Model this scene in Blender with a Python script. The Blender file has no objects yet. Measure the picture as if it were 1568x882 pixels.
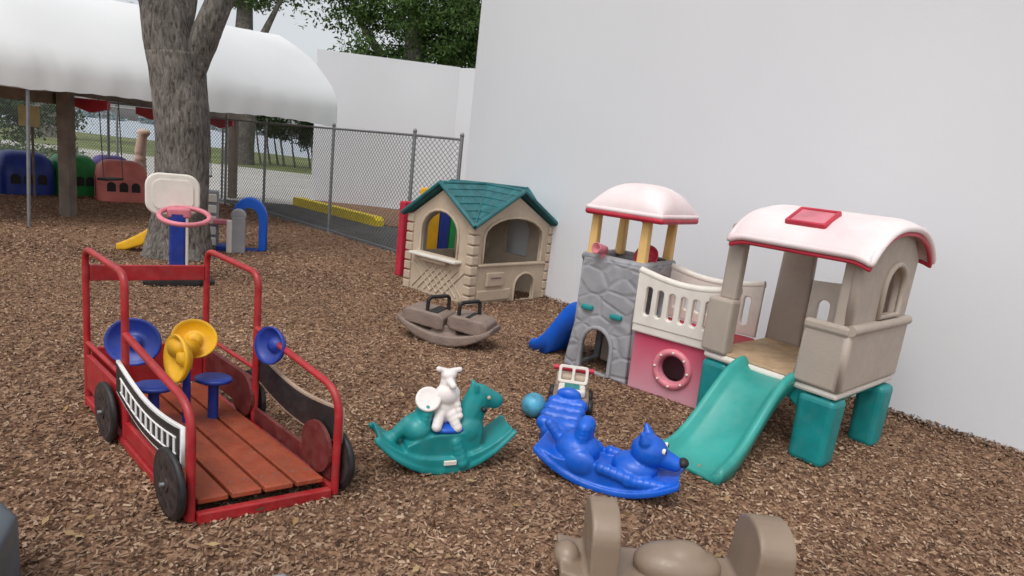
import bpy, bmesh, math, random
import numpy as np
from mathutils import Matrix, Vector
random.seed(4); rng=np.random.default_rng(7)
scene=bpy.context.scene
COL=bpy.context.collection
V=Vector

# ------------------------------------------------------------------ materials
def M(name,col,rough=.5,var=.12,scale=6,bump=0.0,bscale=60,col2=None,metal=0,spec=.5,detail=3,dust=0.0,dustcol=(.33,.26,.20)):
    m=bpy.data.materials.new(name); m.use_nodes=True
    nt=m.node_tree; b=nt.nodes['Principled BSDF']
    b.inputs['Roughness'].default_value=rough; b.inputs['Metallic'].default_value=metal
    b.inputs['Specular IOR Level'].default_value=spec
    tc=nt.nodes.new('ShaderNodeTexCoord')
    n=nt.nodes.new('ShaderNodeTexNoise'); n.inputs['Scale'].default_value=scale; n.inputs['Detail'].default_value=detail
    nt.links.new(tc.outputs['Object'],n.inputs['Vector'])
    r=nt.nodes.new('ShaderNodeValToRGB'); r.color_ramp.elements[0].position=.3; r.color_ramp.elements[1].position=.7
    c1=[max(0,c*(1-var)) for c in col]; c2=list(col2) if col2 else [min(1,c*(1+var)) for c in col]
    r.color_ramp.elements[0].color=(*c1,1); r.color_ramp.elements[1].color=(*c2,1)
    nt.links.new(n.outputs['Fac'],r.inputs['Fac']); out=r.outputs['Color']
    if dust:
        n3=nt.nodes.new('ShaderNodeTexNoise'); n3.inputs['Scale'].default_value=16; n3.inputs['Detail'].default_value=5; n3.inputs['Roughness'].default_value=.75
        nt.links.new(tc.outputs['Object'],n3.inputs['Vector'])
        g=nt.nodes.new('ShaderNodeNewGeometry'); sx=nt.nodes.new('ShaderNodeSeparateXYZ'); nt.links.new(g.outputs['Normal'],sx.inputs[0])
        ad=nt.nodes.new('ShaderNodeMath'); ad.operation='MULTIPLY_ADD'; ad.inputs[1].default_value=.08; nt.links.new(sx.outputs[2],ad.inputs[0]); nt.links.new(n3.outputs['Fac'],ad.inputs[2])
        mr=nt.nodes.new('ShaderNodeMapRange'); mr.inputs['From Min'].default_value=.45; mr.inputs['From Max'].default_value=.85; mr.inputs['To Max'].default_value=dust*.8
        nt.links.new(ad.outputs[0],mr.inputs['Value'])
        mx=nt.nodes.new('ShaderNodeMix'); mx.data_type='RGBA'; mx.inputs[7].default_value=(*dustcol,1)
        nt.links.new(mr.outputs[0],mx.inputs[0]); nt.links.new(out,mx.inputs[6]); out=mx.outputs[2]
        rr=nt.nodes.new('ShaderNodeMapRange'); rr.inputs['From Min'].default_value=.3; rr.inputs['From Max'].default_value=.7; rr.inputs['To Min'].default_value=max(.1,rough-.1); rr.inputs['To Max'].default_value=min(1,rough+.2)
        nt.links.new(n3.outputs['Fac'],rr.inputs['Value']); nt.links.new(rr.outputs[0],b.inputs['Roughness'])
    nt.links.new(out,b.inputs['Base Color'])
    if bump:
        n2=nt.nodes.new('ShaderNodeTexNoise'); n2.inputs['Scale'].default_value=bscale; n2.inputs['Detail'].default_value=3
        nt.links.new(tc.outputs['Object'],n2.inputs['Vector'])
        bp=nt.nodes.new('ShaderNodeBump'); bp.inputs['Strength'].default_value=bump; bp.inputs['Distance'].default_value=.02
        nt.links.new(n2.outputs['Fac'],bp.inputs['Height']); nt.links.new(bp.outputs['Normal'],b.inputs['Normal'])
    return m
def island_mat(name,cols,rough=.8,trans=0,nscale=.6,lo=.72,hi=1.2):
    m=bpy.data.materials.new(name); m.use_nodes=True
    nt=m.node_tree; b=nt.nodes['Principled BSDF']; b.inputs['Roughness'].default_value=rough
    b.inputs['Specular IOR Level'].default_value=.2
    g=nt.nodes.new('ShaderNodeNewGeometry'); r=nt.nodes.new('ShaderNodeValToRGB')
    el=r.color_ramp.elements
    while len(el)<len(cols): el.new(.5)
    for i,c in enumerate(cols):
        el[i].position=i/(len(cols)-1); el[i].color=(*c,1)
    nt.links.new(g.outputs['Random Per Island'],r.inputs['Fac'])
    tc=nt.nodes.new('ShaderNodeTexCoord'); n=nt.nodes.new('ShaderNodeTexNoise'); n.inputs['Scale'].default_value=nscale; n.inputs['Detail'].default_value=4
    nt.links.new(tc.outputs['Object'],n.inputs['Vector'])
    mr=nt.nodes.new('ShaderNodeMapRange'); mr.inputs['From Min'].default_value=.3; mr.inputs['From Max'].default_value=.7
    mr.inputs['To Min'].default_value=lo; mr.inputs['To Max'].default_value=hi
    nt.links.new(n.outputs['Fac'],mr.inputs['Value'])
    mx=nt.nodes.new('ShaderNodeMix'); mx.data_type='RGBA'; mx.blend_type='MULTIPLY'; mx.inputs[0].default_value=1
    nt.links.new(r.outputs['Color'],mx.inputs[6]); nt.links.new(mr.outputs['Result'],mx.inputs[7])
    nt.links.new(mx.outputs[2],b.inputs['Base Color'])
    if trans:
        t=nt.nodes.new('ShaderNodeBsdfTranslucent'); nt.links.new(mx.outputs[2],t.inputs['Color'])
        ms=nt.nodes.new('ShaderNodeMixShader'); ms.inputs[0].default_value=trans
        nt.links.new(b.outputs[0],ms.inputs[1]); nt.links.new(t.outputs[0],ms.inputs[2])
        nt.links.new(ms.outputs[0],nt.nodes['Material Output'].inputs['Surface'])
    return m

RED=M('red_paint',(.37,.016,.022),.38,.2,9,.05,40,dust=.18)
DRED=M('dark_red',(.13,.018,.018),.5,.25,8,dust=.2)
PLANK=M('stained_planks',(.30,.060,.026),.5,.32,5,.25,30,dust=.25,dustcol=(.25,.16,.10))
BLACKP=M('black_paint',(.018,.017,.018),.45,.3,dust=.10)
WHITEP=M('white_paint',(.78,.78,.77),.5,.06,dust=.2)
BLUEP=M('blue_plastic',(.010,.040,.30),.38,.2,5,dust=.12)
BRBLUE=M('bright_blue_plastic',(.003,.105,.58),.33,.15,5,.03,20,dust=.08)
YEL=M('yellow_plastic',(.80,.43,.01),.42,.12,6,dust=.15)
TEAL=M('teal_plastic',(.005,.235,.24),.42,.18,7,.04,20,dust=.12)
TEALS=M('faded_teal_plastic',(.03,.32,.28),.36,.16,4,.03,30,dust=.12)
TEALR=M('roof_teal',(.010,.125,.14),.55,.25,9,dust=.2)
BEIGE=M('beige_plastic',(.51,.41,.305),.62,.08,5,.12,90,dust=.28,dustcol=(.26,.19,.13))
TAUPE=M('taupe_plastic',(.41,.345,.29),.56,.07,3,.08,60,dust=.18,dustcol=(.24,.18,.13))
TAUPED=M('brown_plastic',(.225,.165,.135),.6,.16,7,.3,60,dust=.25)
TAN=M('tan_plastic',(.27,.20,.145),.40,.10,5,.05,30,dust=.2,dustcol=(.2,.14,.1))
GREY=M('stone_grey_plastic',(.30,.30,.315),.6,.15,5,.2,60,dust=.2)
CREAM=M('cream_plastic',(.80,.52,.19),.5,.1,5,dust=.15)
OFFW=M('offwhite_plastic',(.74,.69,.62),.5,.06,6,.04,30,dust=.22,dustcol=(.34,.27,.2))
WOODF=M('worn_deck',(.50,.35,.21),.55,.2,9,dust=.4,dustcol=(.2,.13,.08))
PINKW=M('faded_pink_roof',(.80,.60,.61),.48,.05,2.2,col2=(.84,.79,.78),dust=.12)
REDPL=M('red_plastic',(.50,.02,.05),.42,.18,6,dust=.15)
PINK=M('pink_plastic',(.66,.20,.25),.4,.2,6,dust=.12)
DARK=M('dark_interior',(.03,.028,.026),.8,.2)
RUB=M('black_rubber',(.012,.012,.013),.5,.2,dust=.10)
METAL=M('galvanised_steel',(.27,.28,.29),.45,.12,12,metal=.6)
DMETAL=M('fence_wire',(.13,.135,.14),.5,.1,12,metal=.4)
WALLM=M('painted_stucco',(.70,.712,.742),.8,.02,.35,.10,160,col2=(.74,.75,.775))
WALLF=M('painted_stucco_far',(.70,.71,.735),.85,.03,.6,.15,60)
CANV=M('white_canvas',(.82,.82,.82),.6,.03,.8,.25,1.3)
WOODP=M('timber_post',(.17,.135,.11),.85,.25,5,.4,30)
PLUSH=M('white_toy_plastic',(.80,.74,.71),.6,.05,8,dust=.18)
YELC=M('yellow_kerb_paint',(.82,.62,.01),.7,.12,5,.2,40)
GRN=M('green_plastic',(.015,.26,.06),.4,.2,6,dust=.12)
PURP=M('purple_plastic',(.10,.05,.32),.45,.2,6,dust=.12)
SALM=M('faded_red_plastic',(.68,.19,.16),.5,.2,4,dust=.15)
LBLUE=M('light_blue_rubber',(.07,.33,.48),.45,.35,14,.2,30,dust=.25)
BINM=M('slate_blue_plastic',(.10,.13,.155),.4,.15,5,dust=.2)
SKIN=M('beige_faded',(.6,.42,.32),.6,.1,6)
def bark():
    m=bpy.data.materials.new('bark'); m.use_nodes=True; nt=m.node_tree; b=nt.nodes['Principled BSDF']; b.inputs['Roughness'].default_value=.95; b.inputs['Specular IOR Level'].default_value=.15
    tc=nt.nodes.new('ShaderNodeTexCoord'); mp=nt.nodes.new('ShaderNodeMapping'); mp.inputs['Scale'].default_value=(1,1,.28)
    nt.links.new(tc.outputs['Object'],mp.inputs[0])
    n=nt.nodes.new('ShaderNodeTexNoise'); n.inputs['Scale'].default_value=34; n.inputs['Detail'].default_value=6; n.inputs['Roughness'].default_value=.65; n.inputs['Distortion'].default_value=.6
    nt.links.new(mp.outputs[0],n.inputs['Vector'])
    n2=nt.nodes.new('ShaderNodeTexNoise'); n2.inputs['Scale'].default_value=3; n2.inputs['Detail'].default_value=4; nt.links.new(tc.outputs['Object'],n2.inputs['Vector'])
    r=nt.nodes.new('ShaderNodeValToRGB'); el=r.color_ramp.elements; el[0].position=.36; el[1].position=.64; el[0].color=(.075,.062,.052,1); el[1].color=(.27,.245,.22,1); e=el.new(.48); e.color=(.17,.152,.135,1)
    nt.links.new(n.outputs['Fac'],r.inputs[0])
    mr=nt.nodes.new('ShaderNodeMapRange'); mr.inputs['From Min'].default_value=.35; mr.inputs['From Max'].default_value=.65; mr.inputs['To Min'].default_value=.7; mr.inputs['To Max'].default_value=1.15; nt.links.new(n2.outputs['Fac'],mr.inputs['Value'])
    mx=nt.nodes.new('ShaderNodeMix'); mx.data_type='RGBA'; mx.blend_type='MULTIPLY'; mx.inputs[0].default_value=1
    nt.links.new(r.outputs[0],mx.inputs[6]); nt.links.new(mr.outputs[0],mx.inputs[7]); nt.links.new(mx.outputs[2],b.inputs['Base Color'])
    bp=nt.nodes.new('ShaderNodeBump'); bp.inputs['Strength'].default_value=.8; bp.inputs['Distance'].default_value=.03; nt.links.new(n.outputs['Fac'],bp.inputs['Height']); nt.links.new(bp.outputs[0],b.inputs['Normal'])
    return m
BARK=bark()

# ------------------------------------------------------------------ grouping
class G: pass
CUR=G(); CUR.e=None; CUR.M=Matrix.Identity(4)
def group(name,o,ex=(1,0),ey=(0,1),z=0,s=1.0):
    e=bpy.data.objects.new(name,None); COL.objects.link(e); e.location=(o[0],o[1],z); e.empty_display_size=.1
    CUR.e=e
    CUR.M=Matrix(((ex[0]*s,ey[0]*s,0,0),(ex[1]*s,ey[1]*s,0,0),(0,0,s,0),(0,0,0,1)))
    return e
def solo():
    CUR.e=None; CUR.M=Matrix.Identity(4)
def add(name,me,mat,smooth=False):
    me.transform(CUR.M)
    if mat: 
        me.materials.clear(); me.materials.append(mat)
    if smooth:
        for p in me.polygons: p.use_smooth=True
    ob=bpy.data.objects.new(name,me); COL.objects.link(ob)
    if CUR.e: ob.parent=CUR.e
    return ob
def from_bm(name,bm,mat,smooth=False):
    bmesh.ops.recalc_face_normals(bm,faces=bm.faces)
    me=bpy.data.meshes.new(name); bm.to_mesh(me); bm.free()
    return add(name,me,mat,smooth)
def baked(ob):
    dg=bpy.context.evaluated_depsgraph_get(); dg.update()
    me=bpy.data.meshes.new_from_object(ob.evaluated_get(dg))
    bpy.data.objects.remove(ob)
    return me
def box(name,p0,p1,mat,bev=.008,taper=1.0,segs=2,smooth=False):
    bm=bmesh.new(); bmesh.ops.create_cube(bm,size=1)
    c=[(a+b)/2 for a,b in zip(p0,p1)]; s=[abs(b-a) for a,b in zip(p0,p1)]
    for v in bm.verts:
        k=taper if v.co.z>0 else 1
        v.co=V((c[0]+v.co.x*s[0]*k,c[1]+v.co.y*s[1]*k,c[2]+v.co.z*s[2]))
    if bev: bmesh.ops.bevel(bm,geom=list(bm.edges),offset=min(bev,min(s)*.45),segments=segs,affect='EDGES',profile=.5)
    return from_bm(name,bm,mat,smooth)
def tube(name,pts,r,mat,cyc=False,res=4):
    cu=bpy.data.curves.new(name,'CURVE'); cu.dimensions='3D'; cu.bevel_depth=r; cu.bevel_resolution=res; cu.use_fill_caps=True
    s=cu.splines.new('POLY'); s.points.add(len(pts)-1)
    for p,q in zip(s.points,pts): p.co=(*q,1)
    s.use_cyclic_u=cyc
    ob=bpy.data.objects.new(name,cu); COL.objects.link(ob)
    return add(name,baked(ob),mat,True)
def bend(pts,r=.05,k=5):
    """round the corners of a polyline"""
    P=[V(p) for p in pts]; out=[P[0]]
    for a,b,c in zip(P,P[1:],P[2:]):
        d1=(a-b); d2=(c-b); q=min(r,d1.length*.5,d2.length*.5)
        s=b+d1.normalized()*q; e=b+d2.normalized()*q
        for i in range(k+1):
            t=i/k; out.append(s*(1-t)**2+b*2*t*(1-t)+e*t*t)
    out.append(P[-1]); return out
def plate(name,outer,holes,o,u,v,th,mat,bev=.006):
    cu=bpy.data.curves.new(name,'CURVE'); cu.dimensions='2D'; cu.fill_mode='BOTH'; cu.extrude=max(.001,th/2-bev); cu.bevel_depth=bev; cu.bevel_resolution=2; cu.offset=-bev
    for poly in [outer]+list(holes):
        s=cu.splines.new('POLY'); s.points.add(len(poly)-1)
        for p,q in zip(s.points,poly): p.co=(q[0],q[1],0,1)
        s.use_cyclic_u=True
    ob=bpy.data.objects.new(name,cu); COL.objects.link(ob)
    me=baked(ob)
    u=V(u).normalized(); v=V(v).normalized(); n=u.cross(v)
    me.transform(Matrix(((u.x,v.x,n.x,o[0]),(u.y,v.y,n.y,o[1]),(u.z,v.z,n.z,o[2]),(0,0,0,1))))
    return add(name,me,mat)
def arch(x0,x1,z0,z1,rise,n=10):
    cx=(x0+x1)/2; hw=(x1-x0)/2
    pts=[(x0,z0),(x1,z0)]
    for i in range(n+1):
        a=math.pi*i/n
        pts.append((cx+hw*math.cos(a),z1-rise+rise*math.sin(a)))
    return pts
def circ(cx,cy,r,n=24,ry=None):
    ry=ry or r
    return [(cx+r*math.cos(2*math.pi*i/n),cy+ry*math.sin(2*math.pi*i/n)) for i in range(n)]
def rrect(x0,y0,x1,y1,r,n=4):
    pts=[]
    for cx,cy,a0 in((x1-r,y1-r,0),(x0+r,y1-r,90),(x0+r,y0+r,180),(x1-r,y0+r,270)):
        for i in range(n+1):
            a=math.radians(a0+90*i/n); pts.append((cx+r*math.cos(a),cy+r*math.sin(a)))
    return pts
def ell(bm,c,r,rot=None,sub=3):
    m=Matrix.Translation(c)
    if rot: m=m@rot
    m=m@Matrix.Diagonal((r[0],r[1],r[2],1))
    bmesh.ops.create_icosphere(bm,subdivisions=sub,radius=1,matrix=m)
def caps(bm,p0,p1,r0,r1,n=7,sy=1):
    p0=V(p0);p1=V(p1)
    for i in range(n):
        t=i/(n-1); c=p0.lerp(p1,t); r=r0+(r1-r0)*t
        ell(bm,c,(r,r*sy,r),sub=2)
def strip(bm,secs,cy=0):
    rings=[[bm.verts.new((x,cy-h,zb)),bm.verts.new((x,cy+h,zb)),bm.verts.new((x,cy+h,zt)),bm.verts.new((x,cy-h,zt))] for x,zb,zt,h in secs]
    for a,b in zip(rings,rings[1:]):
        for i in range(4):
            j=(i+1)%4; bm.faces.new((a[i],a[j],b[j],b[i]))
    bm.faces.new(rings[0]); bm.faces.new(rings[-1][::-1])
    bmesh.ops.recalc_face_normals(bm,faces=bm.faces)
def remesh(name,bm,mat,vox=.009,it=5):
    bmesh.ops.recalc_face_normals(bm,faces=bm.faces)
    me=bpy.data.meshes.new(name); bm.to_mesh(me); bm.free()
    ob=bpy.data.objects.new(name,me); COL.objects.link(ob)
    r=ob.modifiers.new('r','REMESH'); r.mode='VOXEL'; r.voxel_size=vox
    s=ob.modifiers.new('s','SMOOTH'); s.iterations=it; s.factor=.6
    return add(name,baked(ob),mat,True)
def lathe(name,prof,o,axis,mat,n=28,smooth=True):
    ax=V(axis).normalized(); q=V((0,0,1)).rotation_difference(ax)
    bm=bmesh.new(); rings=[]
    for r,z in prof:
        rings.append([bm.verts.new(V(o)+q@V((r*math.cos(2*math.pi*i/n),r*math.sin(2*math.pi*i/n),z))) for i in range(n)])
    for a,b in zip(rings,rings[1:]):
        for i in range(n): bm.faces.new((a[i],a[(i+1)%n],b[(i+1)%n],b[i]))
    bm.faces.new(rings[0][::-1]); bm.faces.new(rings[-1])
    return from_bm(name,bm,mat,smooth)
def mesh_np(name,verts,faces,mat):
    me=bpy.data.meshes.new(name); nv=len(verts); nf=len(faces); k=faces.shape[1]
    me.vertices.add(nv); me.vertices.foreach_set('co',verts.astype(np.float32).ravel())
    me.loops.add(nf*k); me.loops.foreach_set('vertex_index',faces.astype(np.int32).ravel())
    me.polygons.add(nf); me.polygons.foreach_set('loop_start',(np.arange(nf)*k).astype(np.int32))
    me.update(calc_edges=True); me.validate()
    return add(name,me,mat)
def cards(c,ln,wd,flat=0.0):
    n=len(c)
    a=rng.normal(size=(n,3)); 
    if flat: a[:,2]*=flat
    a/=np.linalg.norm(a,axis=1)[:,None]
    b=rng.normal(size=(n,3))
    if flat: b[:,2]*=flat
    b-=a*(a*b).sum(1)[:,None]; b/=np.linalg.norm(b,axis=1)[:,None]
    ln=np.asarray(ln).reshape(-1,1)*np.ones((n,1)); wd=np.asarray(wd).reshape(-1,1)*np.ones((n,1))
    return a*ln/2,b*wd/2
def leaves(name,blobs,n,size,mat,clump=.35,per=45,ratio=.45):
    w=np.array([b[3]**2 for b in blobs],float); w/=w.sum()
    k=max(1,n//per); idx=rng.choice(len(blobs),k,p=w)
    B=np.array([[*b[:3],b[3],b[4] if len(b)>4 else b[3]*.7] for b in blobs],float)[idx]
    d=rng.normal(size=(k,3)); d/=np.linalg.norm(d,axis=1)[:,None]
    rr=rng.random(k)**.45
    cc=B[:,:3]+d*rr[:,None]*np.stack([B[:,3],B[:,3],B[:,4]],1)
    sz=clump*(.6+.8*rng.random(k))
    c=np.repeat(cc,per,0)+rng.normal(size=(k*per,3))*np.repeat(sz,per)[:,None]*np.array([.5,.5,.28])
    s=size*(.6+.8*rng.random(len(c)))
    a,b=cards(c,s,s*ratio)
    v=np.stack([c-a,c-b,c+a,c+b],1).reshape(-1,3)
    f=np.arange(len(c)*4).reshape(-1,4)
    return mesh_np(name,v,f,mat)
def poly(name,pts,z,mat):
    me=bpy.data.meshes.new(name); me.from_pydata([(x,y,z) for x,y in pts],[],[list(range(len(pts)))]); return add(name,me,mat)

# ------------------------------------------------------------------ ground
def mulch_mat():
    m=bpy.data.materials.new('wood_mulch'); m.use_nodes=True; nt=m.node_tree; b=nt.nodes['Principled BSDF']; b.inputs['Roughness'].default_value=.95
    b.inputs['Specular IOR Level'].default_value=.1
    tc=nt.nodes.new('ShaderNodeTexCoord')
    vo=nt.nodes.new('ShaderNodeTexVoronoi'); vo.inputs['Scale'].default_value=52
    mp=nt.nodes.new('ShaderNodeMapping'); mp.inputs['Scale'].default_value=(1,.45,1)
    ns=nt.nodes.new('ShaderNodeTexNoise'); ns.inputs['Scale'].default_value=9
    ad=nt.nodes.new('ShaderNodeMix'); ad.data_type='VECTOR'; ad.inputs[0].default_value=.15
    nt.links.new(tc.outputs['Object'],mp.inputs[0]); nt.links.new(tc.outputs['Object'],ns.inputs['Vector'])
    nt.links.new(mp.outputs[0],ad.inputs[4]); nt.links.new(ns.outputs['Color'],ad.inputs[5]); nt.links.new(ad.outputs[1],vo.inputs['Vector'])
    r=nt.nodes.new('ShaderNodeValToRGB'); el=r.color_ramp.elements
    el[0].color=(.12,.066,.042,1); el[1].color=(.37,.235,.15,1); e=el.new(.5); e.color=(.24,.137,.085,1)
    sp=nt.nodes.new('ShaderNodeSeparateColor'); nt.links.new(vo.outputs['Color'],sp.inputs[0]); nt.links.new(sp.outputs[0],r.inputs['Fac'])
    nt.links.new(r.outputs[0],b.inputs['Base Color'])
    bp=nt.nodes.new('ShaderNodeBump'); bp.inputs['Strength'].default_value=.5; bp.inputs['Distance'].default_value=.02
    nt.links.new(vo.outputs['Distance'],bp.inputs['Height']); nt.links.new(bp.outputs[0],b.inputs['Normal'])
    return m
solo()
GRASS=M('grass',(.11,.15,.045),.9,.35,.5,col2=(.20,.23,.07))
poly('ground',[(-900,-60),(300,-60),(300,62),(-900,62)],-.04,GRASS)
WATER=M('lake_water',(.40,.46,.52),.35,.06,.1)
poly('lake',[(-3000,58),(3000,58),(3000,3000),(-3000,3000)],-.034,WATER)
CONC=M('concrete',(.46,.445,.415),.9,.08,.6,.1,20)
poly('concrete_pavement',[(-30,14),(-6.4,13.6),(-3.3,10.95),(-1.6,9.3),(4,9),(4,30),(-60,30),(-60,18)],-.03,CONC)
ASPH=M('asphalt',(.085,.08,.075),.95,.3,3,.3,60)
poly('asphalt_strip',[(-6.3,13.55),(-1.6,9.35),(1,8.6),(1,12),(-2.6,12.9),(-5.2,15.3),(-7,14.6)],-.022,ASPH)
poly('mulch_ground',[(-26,-4),(9,-4),(9,2),(-.9,8.95),(-1.66,9.27),(-3.35,10.92),(-6.45,13.54),(-12,15),(-26,15)],0,mulch_mat())
poly('mulch_bed',[(-5.1,15.5),(-2.7,13.0),(-.5,12.4),(-.5,17),(-5.7,17.1)],-.012,mulch_mat())
def chips():
    P=[]
    def inside(p):
        x,y=p[:,0],p[:,1]
        a=(y-9.3)+(x+1.66)*0.96
        w=(y-8.6)+(x+.9)*1.08
        return np.where(x<-1.66,a<0,True)&(w<.22)
    n1=165000
    y=1.0+6.5*rng.random(n1)**.85; x=-(.88*y+.6)+rng.random(n1)*(1.75*y+1.0); P.append(np.stack([x,y],1)); s1=np.full(n1,.8)
    n2=60000
    y=6.5+8*rng.random(n2); x=-(.95*y+1)+rng.random(n2)*(1.3*y+1); P.append(np.stack([x,y],1)); s2=np.full(n2,1.1)
    n3=8000
    x=-3+7*rng.random(n3); y=-.5+1.6*rng.random(n3); P.append(np.stack([x,y],1)); s3=np.full(n3,1.0)
    # heaped row of chips against the wall foot
    n4=9000; t=rng.random(n4); off=np.abs(rng.normal(size=n4))*.07
    x=-.8+t*7.0-.73*off; y=8.70-t*7.56-.68*off; P.append(np.stack([x,y],1)); s4=np.full(n4,1.0)
    p=np.concatenate(P); s=np.concatenate([s1,s2,s3,s4]); heap=np.concatenate([np.zeros(n1+n2+n3),np.maximum(0,.035-off*.35)])
    k=inside(p); p=p[k]; s=s[k]; heap=heap[k]; n=len(p)
    hz=.006*np.sin(p[:,0]*5.1+np.sin(p[:,1]*3.3))*np.sin(p[:,1]*4.3)+.004
    c=np.stack([p[:,0],p[:,1],.003+np.abs(hz)+.008*rng.random(n)+heap*rng.random(n)],1)
    s=s*np.where(rng.random(n)<.03,1.6,1)
    ln=s*(.012+.03*rng.random(n)**1.8); wd=s*(.006+.009*rng.random(n))
    a,b=cards(c,ln,wd,flat=.3)
    j=1+.3*(rng.random((n,1))-.5)
    v=np.stack([c-a-b*j,c+a*.9-b,c+a+b*j,c-a*1.1+b*.8],1).reshape(-1,3)
    return mesh_np('mulch_chips',v,np.arange(n*4).reshape(-1,4),island_mat('chip_wood',[(.09,.052,.035),(.19,.107,.068),(.285,.172,.110),(.36,.235,.152),(.52,.38,.27)],.9,nscale=.8,lo=.68,hi=1.22))
chips()
# fallen dry leaves
n=260; y=1.5+9*rng.random(n); x=-(.85*y)+rng.random(n)*(1.5*y); kk=((y-8.6)+(x+.9)*1.08<.1)&((y-9.3)+(x+1.66)*.96<0)
c=np.stack([x[kk],y[kk],np.full(kk.sum(),.028)],1); a,b=cards(c,.05,.024,flat=.25)
mesh_np('fallen_leaves',np.stack([c-a,c-b,c+a,c+b],1).reshape(-1,3),np.arange(len(c)*4).reshape(-1,4),island_mat('dry_leaf',[(.30,.18,.08),(.42,.30,.15),(.20,.12,.07)],.8))

# ------------------------------------------------------------------ walls
def wallbox(name,p0,p1,th,h,mat,side=1,z0=-.05):
    d=(V(p1)-V(p0)).normalized(); n=V((d.y,-d.x))*side*th
    q=[V(p0),V(p1),V(p1)+n,V(p0)+n]
    bm=bmesh.new(); lo=[bm.verts.new((*a,z0)) for a in q]; hi=[bm.verts.new((*a,h)) for a in q]
    bm.faces.new(lo); bm.faces.new(hi[::-1])
    for i in range(4): bm.faces.new((lo[i],lo[(i+1)%4],hi[(i+1)%4],hi[i]))
    return from_bm(name,bm,mat)
wallbox('white_building_wall',(-.82,8.72),(7.2,.05),.5,5.6,WALLM,-1)
wallbox('white_boundary_wall',(-5.73,16.92),(-2.03,17.3),.25,3.9,WALLF,-1)
wallbox('white_side_wall',(-2.03,17.29),(.9,15.6),.25,3.88,WALLF,-1)

# ------------------------------------------------------------------ chain-link fence
group('chain_link_fence',(0,0))
def fence(pts,h=1.82,cell=.08):
    vs=[];fs=[]
    for a,b in zip(pts,pts[1:]):
        a=V((*a,0));b=V((*b,0)); L=(b-a).length; d=(b-a)/L; n=V((-d.y,d.x,0)); hh=h-.08
        s=-hh
        while s<L:
            for sg in (0,1):
                x0,x1=s,s+hh; z0,z1=.04,.04+hh
                if x0<0: z0+=-x0; x0=0
                if x1>L: z1-=(x1-L); x1=L
                if x1-x0<.03: continue
                if sg: za,zb=h-(z0-.04)-.02,h-(z1-.04)-.02
                else: za,zb=z0,z1
                p=a+d*x0+V((0,0,za)); q=a+d*x1+V((0,0,zb)); t=(q-p).normalized(); w=t.cross(n)*.0028; m=n*.0028*(1 if sg else -1)
                base=len(vs)
                for e in (p,q):
                    for o in (w+m*.2,m*1.2-w,-m*1.2-w): vs.append(tuple(e+o+m))
                for i in range(3):
                    j=(i+1)%3; fs.append((base+i,base+j,base+3+j,base+3+i))
            s+=cell
    mesh_np('wire_mesh',np.array(vs),np.array(fs),DMETAL)
FP=[(-.93,8.88),(-1.66,9.27),(-3.35,10.92),(-5.28,12.75),(-6.45,13.54),(-9.5,14.6),(-14,15.4)]
fence(FP)
for i,(x,y) in enumerate(FP):
    tube(f'post_{i}',[(x,y,0),(x,y,1.86)],.026,METAL); lathe(f'cap_{i}',[(.03,-.02),(.03,.01),(.012,.035)],(x,y,1.86),(0,0,1),METAL,12)
tube('top_rail',[(x,y,1.80) for x,y in FP],.018,METAL); tube('bottom_rail',[(x,y,.05) for x,y in FP],.010,METAL)

group('yellow_kerb',(-5.5,15.25),(.73,-.68),(.68,.73))
bm=bmesh.new(); strip(bm,[(0,-.03,.10,.10),(.06,-.03,.17,.11),(3.5,-.03,.17,.11),(3.6,-.03,.10,.10)]); from_bm('kerb_block',bm,YELC)

# ------------------------------------------------------------------ tent canopy
P1=V((-3.58,11.8)); D=V((.64,.77)); N=V((-.77,.64))
group('white_canopy_tent',(0,0))
prof=[(-.01,1.86),(-.015,2.02),(-.01,2.15),(.0,2.26),(.07,2.42),(.2,2.56),(.45,2.76),(.7,2.93),(.98,3.10),(1.3,3.24),(1.6,3.36),(2.1,3.54),(2.2,3.565),(2.3,3.54),(2.9,3.36),(3.6,3.06),(4.1,2.7),(4.38,2.38),(4.42,1.9)]
bm=bmesh.new(); rows=[]; NS=140; BAY=2.3
for i in range(NS+1):
    s=i*10.5/NS; row=[]
    bay=abs(math.sin(math.pi*s/BAY))
    for j,(w,z) in enumerate(prof):
        zz=z-.1*s/4*(1 if z>2 else .4)
        k=1 if 4<=j<=15 else 0
        zz-=k*.028*bay
        amp=1 if j<5 else .45
        fold=.006*math.sin(s*13+j*.5)+.005*math.sin(s*29-j*.9)+.004*math.sin(s*47+j*.3)
        ww=w+fold*amp; zz+=fold*amp*.8*(j>3)
        if j in(0,len(prof)-1): zz+=.05*bay-.02+.006*math.sin(s*23)
        p=P1-D*s+N*ww
        row.append(bm.verts.new((p.x,p.y,zz)))
    rows.append(row)
for a,b in zip(rows,rows[1:]):
    for j in range(len(prof)-1): bm.faces.new((a[j],a[j+1],b[j+1],b[j]))
from_bm('canopy_sheet',bm,CANV,True)
def tp(s,w): 
    p=P1-D*s+N*w; return p.x,p.y
for k,s in enumerate((.1,2.4,4.7,7.2)):
    for w in (.06,4.35):
        if k in (0,1,2) and w<1: continue
        x,y=tp(s,w)
        tube(f'pole_{k}_{int(w)}',[(x,y,0),(x,y,2.2)],.025,METAL)
tube('pole_near',[(-6.57,8.23,0),(-6.57,8.3,1.85)],.022,METAL)
for w in (.05,2.2,4.35):
    z={.05:1.98,2.2:3.35,4.35:1.9}[w]
    tube('purlin',[(*tp(.08,w),z),(*tp(10,w),z-.22)],.020,METAL)

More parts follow.
